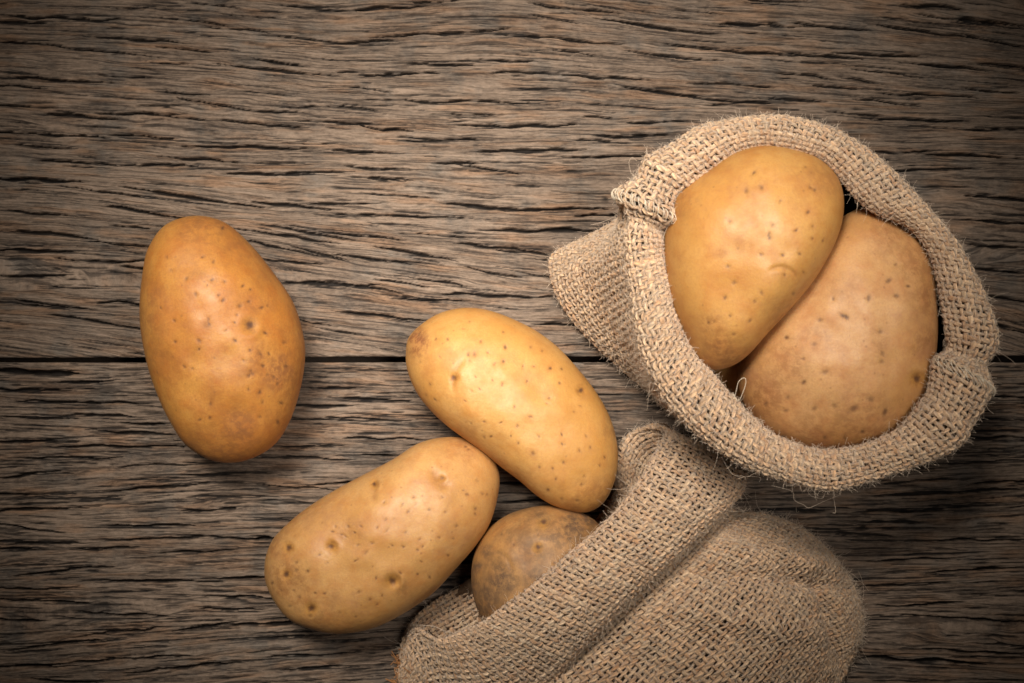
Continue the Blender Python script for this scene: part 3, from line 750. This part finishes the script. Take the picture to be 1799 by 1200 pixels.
# ------------------------------------------------------------------ upright sack
I1 = np.array([(1180,388),(1212,330),(1258,301),(1300,272),(1342,258),(1388,265),(1440,283),(1480,322),(1524,368),(1588,396),(1632,448),(1652,520),(1662,590),(1646,636),(1622,702),(1580,752),(1520,782),(1445,792),(1372,770),(1312,724),(1256,664),(1212,604),(1182,530),(1168,470),(1166,425)], float)
O1 = np.array([(1092,342),(1128,286),(1182,250),(1240,216),(1325,202),(1407,207),(1482,231),(1545,275),(1607,335),(1660,398),(1708,465),(1738,535),(1753,610),(1735,688),(1702,768),(1640,806),(1562,836),(1468,862),(1385,850),(1300,815),(1222,765),(1158,695),(1124,612),(1104,515),(1092,425)], float)
B1 = np.array([(972,462),(988,430),(1080,418),(1180,370),(1270,330),(1350,320),(1420,330),(1480,350),(1540,390),(1580,430),(1610,480),(1630,540),(1630,600),(1620,650),(1590,700),(1540,740),(1480,765),(1410,775),(1340,765),(1280,745),(1212,722),(1142,690),(1082,636),(1020,572),(979,512)], float)
n1 = len(I1)
_d = (O1 - I1) / np.linalg.norm(O1 - I1, axis=1)[:, None]; O1 = O1 - 5 * _d; I1 = I1 + 2 * _d
zc1 = np.full(n1, 352.0) + np.array([6,2,0,0,4,8,6,2,0,0,-4,-8,-10,4,4,2,0,4,6,2,0,-2,0,2,4])
def zlev(px, z): return W(px[:, 0], px[:, 1], z)
half = np.linalg.norm(O1 - I1, axis=1) / 2 * .88
rings1 = []
deepA = I1 * .45 + B1 * .55
rings1.append(zlev(deepA, 60.0)); 
rings1.append(zlev(I1 * .75 + (B1 * .6 + O1 * .4) * .25, 190.0))
rings1.append(zlev(I1 * .88 + O1 * .12, zc1 - half * .95))
Cw = zlev((I1 + O1) / 2, zc1); Ow = zlev(O1, zc1); Iw = zlev(I1, zc1)
for a in (180, 145, 110, 75, 40, 8, -25):
    a_ = math.radians(a)
    p = Cw + (Ow - Cw) * math.cos(a_); p = p.copy(); p[:, 2] = zc1 + half * .92 * math.sin(a_)
    rings1.append(p)
t_ = O1 * .86 + I1 * .14
rings1.append(zlev(t_, zc1 - half * .9))
t_ = O1 * .80 + I1 * .12 + B1 * .08
rings1.append(zlev(t_, zc1 - half * 1.35))
mid = O1 * .5 + B1 * .5; mid[0] = (1066, 424); mid[1] = (1094, 388)
up_ = O1 * .74 + B1 * .26; up_[0] = (1092, 400); up_[1] = (1120, 345)
rings1.append(zlev(up_, 215.0)); rings1.append(zlev(mid, 120.0))
rings1.append(zlev(mid * .3 + B1 * .7, 55.0)); rings1.append(zlev(B1, 24.0))
cB = B1.mean(0)
rings1.append(zlev(B1 * .96 + cB * .04, 7.0)); rings1.append(zlev(B1 * .8 + cB * .2, 5.0))
def ridge1(s):
    st = s.station[None, :]; d0 = np.minimum(np.abs(st - 0.0), n1 - st); d1 = np.abs(st - 13.0)
    inroll = sstep(2.0, 3.4, s.ring) * sstep(11.5, 8.5, s.ring)
    a = np.exp(-(d0 / .20) ** 2) * 12 * inroll - np.exp(-((st - (n1 - .55)) / .28) ** 2) * 13 * inroll - np.exp(-((st - .62) / .25) ** 2) * 8 * inroll + np.exp(-((st - 1.15) / .25) ** 2) * 4 * inroll
    b = np.exp(-(d1 / .22) ** 2) * 6 * inroll - np.exp(-((st - 12.45) / .30) ** 2) * 16 * inroll - np.exp(-((st - 13.8) / .25) ** 2) * 6 * inroll
    # the fold that runs to the base corner
    c = -np.exp(-((st - .8) / .35) ** 2) * 8 * sstep(11, 13, s.ring) + np.exp(-(d0 / .4) ** 2) * 4 * sstep(11, 13, s.ring)
    return a + b + c
sack1 = bpy.data.objects.new("burlap_sack", None); scene.collection.objects.link(sack1)
sack1.location = (W(1330, 560, 0) * S).tolist()
bpy.context.view_layer.update()
off1 = np.array(sack1.location) / S
tag(sack1, "upright jute sack with rolled rim filled with potatoes", "sack", "burlap sacks holding potatoes")
def shift(objs, parent):
    for o in objs:
        o.matrix_parent_inverse = parent.matrix_world.inverted()
s1 = Surf(rings1, uref=(6 / (len(rings1) - 1)), seed=70, wrink=4.6, extra=ridge1, flip=1)
if s1.at(s1.N, np.array([.1]), np.array([.4]))[0, 2] < 0: pass
def check_flip(s, ring):
    m = np.abs(s.ring - ring) < .5
    if s.N[..., 2][m].mean() < 0: s.flip = -s.flip; s.N = -s.N
check_flip(s1, 6)
print("sack1 circ", s1.circ, "len", s1.len)
def keep1(s, u, v, P):
    rg = s.at(s.ring, u, v)
    return (rg > .9) & (rg < len(rings1) - 1.4)
kids1 = weave(s1, sack1, 9.9, keep1, 100, mat=M_yarn, hw=4.1)
def keep1f(s, u, v, P):
    rg = s.at(s.ring, u, v); return (rg > 2.0) & (rg < len(rings1) - 2)
kids1.append(fuzz(s1, sack1, 30000, keep1f, M_fib, 5, lmin=5, lmax=17, lift=.3))
kids1.append(fuzz(s1, sack1, 260, keep1f, M_fib, 6, name="long_fibres", lmin=28, lmax=60, lift=.3))

def under(s, parent, r0, r1, depth, nm="shade_backing"):  # dark sheet added behind the yarns; doubled cloth only at the cuff
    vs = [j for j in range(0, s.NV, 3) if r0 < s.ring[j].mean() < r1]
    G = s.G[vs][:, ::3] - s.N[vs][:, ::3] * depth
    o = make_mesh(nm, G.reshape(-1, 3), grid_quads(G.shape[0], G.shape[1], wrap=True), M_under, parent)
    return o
kids1.append(fuzz(s1, sack1, 22000, keep1f, M_fib, 7, name="flat_fibres", lmin=8, lmax=24, lift=.1))
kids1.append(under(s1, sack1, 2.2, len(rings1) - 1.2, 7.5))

# overlock stitching over the two side seams of the rim
def stitches(s, st0, parent, seed, nst, r0, r1, span, hgt=3.5, slant=.4, rad=.75):
    r = np.random.default_rng(seed)
    iu = np.argmin(np.abs(s.station - st0)); u0 = iu / s.NU
    col = s.ring[:, iu]
    v0 = np.interp(r0, col, np.linspace(0, 1, s.NV)); v1 = np.interp(r1, col, np.linspace(0, 1, s.NV))
    paths = []
    for i in range(nst):
        v = v0 + (v1 - v0) * (i + r.uniform(-.2, .2)) / nst
        t = np.linspace(-1, 1, 9)
        w = span * r.uniform(.8, 1.15)
        uu = u0 + t * w / s.circ; vv = v + t * slant * (v1 - v0) / nst * 1.2
        p = s.at(s.G, uu, vv) + s.at(s.N, uu, vv) * (3.2 + hgt * (1 - t ** 2))[:, None]
        paths.append(p)
        # connecting diagonal
        vv2 = v + (t * .5 + .5) * (v1 - v0) / nst
        uu2 = u0 + (-w + 2 * w * (t * .5 + .5) * r.uniform(.2, 1)) / s.circ
        if i % 3 == 0: paths.append(s.at(s.G, uu2, vv2) + s.at(s.N, uu2, vv2) * 5.5)
    return strands("seam_stitching", np.array(paths), rad, M_thread, parent)
kids1.append(stitches(s1, 0.0, sack1, 3, 24, 3.4, 9.4, 5.5, rad=.55))
kids1.append(stitches(s1, 13.0, sack1, 4, 20, 3.6, 9.0, 6, slant=1.3, rad=.48))
# the loose hooked thread that stands up by the rim, and hanging strays below it
def stray(pts, n=24):
    P = np.array([W(x, y, z) for x, y, z in pts])[:, None, :]
    return crom(P, n)[:, 0]
hook = [(1290, 700, 400), (1294, 684, 405), (1298, 670, 412), (1308, 664, 415), (1310, 674, 412), (1302, 697, 405), (1296, 704, 400), (1288, 692, 395)]
kids1.append(strands("loose_thread", np.array([stray(hook)]), .45, M_thread, sack1, None))
hang = [[(1358, 862, 330), (1394, 872, 320), (1399, 888, 310), (1415, 896, 300), (1425, 901, 300), (1450, 890, 305), (1480, 878, 320)],
        [(1462, 850, 330), (1467, 880, 320), (1471, 908, 310), (1466, 910, 308)],
        [(1420, 868, 330), (1428, 880, 320), (1448, 884, 315), (1455, 870, 325), (1470, 862, 330)],
        [(1300, 850, 330), (1315, 846, 325), (1338, 848, 320), (1337, 856, 318)],
        [(1270, 812, 335), (1290, 842, 322), (1310, 846, 318), (1312, 852, 316)],
        [(1112, 300, 380), (1108, 280, 390), (1114, 271, 395), (1122, 277, 390)],
        [(1500, 862, 330), (1506, 840, 330), (1500, 850, 325), (1510, 868, 320)]]
kids1.append(strands("stray_fibres", np.array([stray([(x - 3, y - 9 if y > 400 else y + 6, z) for x, y, z in h]) for h in hang]), .28, M_fib, sack1))
shift(kids1, sack1)

# ------------------------------------------------------------------ lying sack
a2 = np.array([(1172,757),(1158,785),(1136,832),(1100,882),(1058,925),(1008,968),(955,1012),(905,1052),(862,1084),(815,1108),(768,1122),(722,1104)], float)
b2 = np.array([(1292,812),(1306,850),(1278,896),(1232,938),(1182,982),(1135,1025),(1090,1068),(1048,1110),(1008,1150),(968,1196),(910,1245),(820,1270)], float)
z2 = np.array([75,120,160,185,200,206,206,200,185,155,115,62], float)
c2 = np.array([(703,1192),(708,1135),(735,1085),(790,1048),(850,1012),(925,985),(1000,952),(1050,918),(1082,872),(1088,815),(1104,770),(1140,750)], float)
z2c = np.array([30,26,34,26,20,18,18,20,28,40,55,66], float)
K2 = 12
def both(top, bot): return np.concatenate([top, bot])
rings2 = []
inward = np.array([150.0, 190.0]); inw = inward / np.linalg.norm(inward)
def T(px, z): return W(px[:, 0], px[:, 1], z)
h2 = np.linalg.norm(b2 - a2, axis=1) / 2
sfr = np.arange(K2) / (K2 - 1.0)
hh2 = np.array([46,54,60,62,62,62,62,60,57,52,44,36], float)
# inside of the mouth
rings2.append(both(T(a2 + inw * 250, z2 * .5 + 30), T(c2 * .8 + a2[::-1] * .2 + inw * 240, 10.0)))
rings2.append(both(T(a2 + inw * 120, z2 * .75), T(c2 + inw * 120, 10.0)))
rings2.append(both(T(a2 + inw * 30, z2 - hh2 * .75), T(c2 + inw * 50, z2c * .55)))
# the folded cuff
for a, hgt in ((180, 0), (140, .64), (100, .98), (60, .87), (25, .45), (-8, -.14)):
    a_ = math.radians(a); m_ = (a2 + b2) / 2 + (b2 - a2) / 2 * math.cos(a_)
    z = z2 + hh2 * hgt * .85 - (math.cos(a_) + 1) * 12
    f = (180 - a) / 188.0
    bot = c2 + inw * (6 * abs(math.sin(a_)) + 70 * max(0, f - .35))
    rings2.append(both(T(m_, z), T(bot, np.maximum(z2c * (1 - 1.3 * f), 3.0))))
rings2.append(both(T(b2 * .87 + a2 * .13, np.maximum(z2 - hh2 * .85 - 16, 28)), T(c2 + inw * 120, 3.0)))
rings2.append(both(T(b2 * .82 + a2 * .18, np.maximum(z2 - hh2 * 1.2 - 14, 24)), T(c2 + inw * 150, 3.0)))
def body(p0, p1, H, zside, zb=3.0, pw=.62, bow=0):
    p0 = np.array(p0, float); p1 = np.array(p1, float)
    s_ = (1 - np.cos(np.pi * (.04 + .92 * sfr))) / 2
    line = p0 + (p1 - p0) * s_[:, None] + inw * bow * (np.sin(np.pi * sfr) ** 1)[:, None]
    top = W(line[:, 0], line[:, 1], zside + H * np.sin(np.pi * sfr) ** pw)
    bot = W(line[::-1, 0], line[::-1, 1], zb + 0 * sfr)
    return both(top, bot)
rings2.append(body((1284, 898), (850, 1300), 122, 24))
rings2.append(body((1345, 912), (880, 1375), 128, 24))
rings2.append(body((1412, 938), (935, 1440), 130, 22))
rings2.append(body((1470, 992), (1010, 1500), 122, 20, bow=4))
rings2.append(body((1500, 1040), (1090, 1540), 92, 18, bow=6))
rings2.append(body((1514, 1088), (1165, 1565), 58, 14, bow=10))
rings2.append(body((1510, 1126), (1215, 1572), 24, 12, zb=5, bow=14))
rings2.append(body((1498, 1146), (1235, 1568), 3, 10, zb=6, bow=16))
def wr2(s):
    x, y = PXY(s.G)
    top = sstep(11.0, 12.5, s.ring) * (s.G[..., 2] > 30)
    # creases fanning out from under the cuff
    w = 0
    for (x0, y0, x1, y1, wd, dp) in ((1180, 1000, 1500, 1030, 16, -7), (1130, 1060, 1460, 1120, 20, 5), (1240, 950, 1490, 1010, 18, 6),
                                     (1440, 1010, 1480, 1180, 14, -10), (1060, 1130, 1300, 1260, 22, -5), (1300, 940, 1430, 1040, 12, -5)):
        L = math.hypot(x1 - x0, y1 - y0); tx, ty = (x1 - x0) / L, (y1 - y0) / L
        t = (x - x0) * tx + (y - y0) * ty; n_ = -(x - x0) * ty + (y - y0) * tx
        w = w + dp * np.exp(-(n_ / wd) ** 2) * sstep(-.15, .25, t / L) * sstep(1.15, .7, t / L)
    return w * top * 2.7
sack2 = bpy.data.objects.new("burlap_sack", None); scene.collection.objects.link(sack2)
sack2.location = (W(1150, 1120, 0) * S).tolist()
bpy.context.view_layer.update()
tag(sack2, "jute sack lying on its side with a potato in its mouth", "sack", "burlap sacks holding potatoes")
s2 = Surf(rings2, NU=520, NV=560, uref=5 / (len(rings2) - 1), seed=90, wrink=7, extra=wr2, flip=1)
check_flip(s2, 5)
m_top = (np.abs(s2.ring - 5) < .5) & (s2.G[..., 2] > 150)
if s2.N[..., 2][m_top].mean() < 0: s2.N = -s2.N; s2.flip = -s2.flip
s2.G[..., 2] = np.maximum(s2.G[..., 2], 6.0)
print("sack2 circ", s2.circ, "len", s2.len)
def keep2(s, u, v, P):
    rg = s.at(s.ring, u, v); st = s.at(np.broadcast_to(s.station[None], s.ring.shape), u, v)
    x, y = PXY(P)
    hid = (st > 12.6) & (st < 23.2) & (rg > 5.5)
    return (rg > .8) & ~hid
kids2 = weave(s2, sack2, 9.3, keep2, 200, mat=M_yarn, hw=3.9, hh=2.4, amp=2.1)
def keep2f(s, u, v, P):
    x, y = PXY(P); return keep2(s, u, v, P) & (y < 1260) & (s.at(s.ring, u, v) > 2.2)
kids2.append(fuzz(s2, sack2, 24000, keep2f, M_fib, 15, lmin=6, lmax=22, lift=.35))
kids2.append(fuzz(s2, sack2, 500, keep2f, M_fib, 16, name="long_fibres", lmin=30, lmax=70, lift=.4))
kids2.append(fuzz(s2, sack2, 24000, keep2f, M_fib, 17, name="flat_fibres", lmin=8, lmax=24, lift=.1))
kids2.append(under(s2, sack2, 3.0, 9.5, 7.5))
hang2 = [[(830, 1072, 120), (850, 1075, 150), (862, 1082, 170), (876, 1078, 175)],
         [(726, 1098, 60), (760, 1100, 70), (780, 1108, 75), (800, 1112, 70), (815, 1100, 80)],
         [(806, 1112, 90), (806, 1098, 95), (814, 1090, 95), (822, 1100, 90)],
         [(838, 1104, 110), (856, 1086, 140), (880, 1074, 170), (890, 1066, 175)],
         [(1224, 818, 170), (1236, 830, 175), (1240, 845, 178), (1246, 850, 178)],
         [(1236, 800, 170), (1260, 812, 160), (1275, 800, 165), (1290, 806, 160)],
         [(700, 1150, 30), (708, 1146, 40), (716, 1150, 40), (722, 1160, 45)]]
_r = np.random.default_rng(3); tuft = []
for i in range(50):
    x, y, z = _r.uniform(698, 722), _r.uniform(1150, 1215), _r.uniform(8, 34)
    tuft.append(stray([(x + _r.normal(0, 3.5) * j, y + _r.normal(0, 4.5) * j, max(3, z + _r.normal(0, 4) * j)) for j in range(4)], 10))
M_fray = plain("rusty_frayed_jute", (.42, .19, .07), .8, .1)
kids2.append(strands("frayed_corner", np.array(tuft), .7, M_fray, sack2))
kids2.append(strands("stray_fibres", np.array([stray(h) for h in hang2]), .42, M_fib, sack2))
shift(kids2, sack2)

print("triangles", sum(len(o.data.polygons) * 2 for o in scene.objects if o.type == "MESH"))
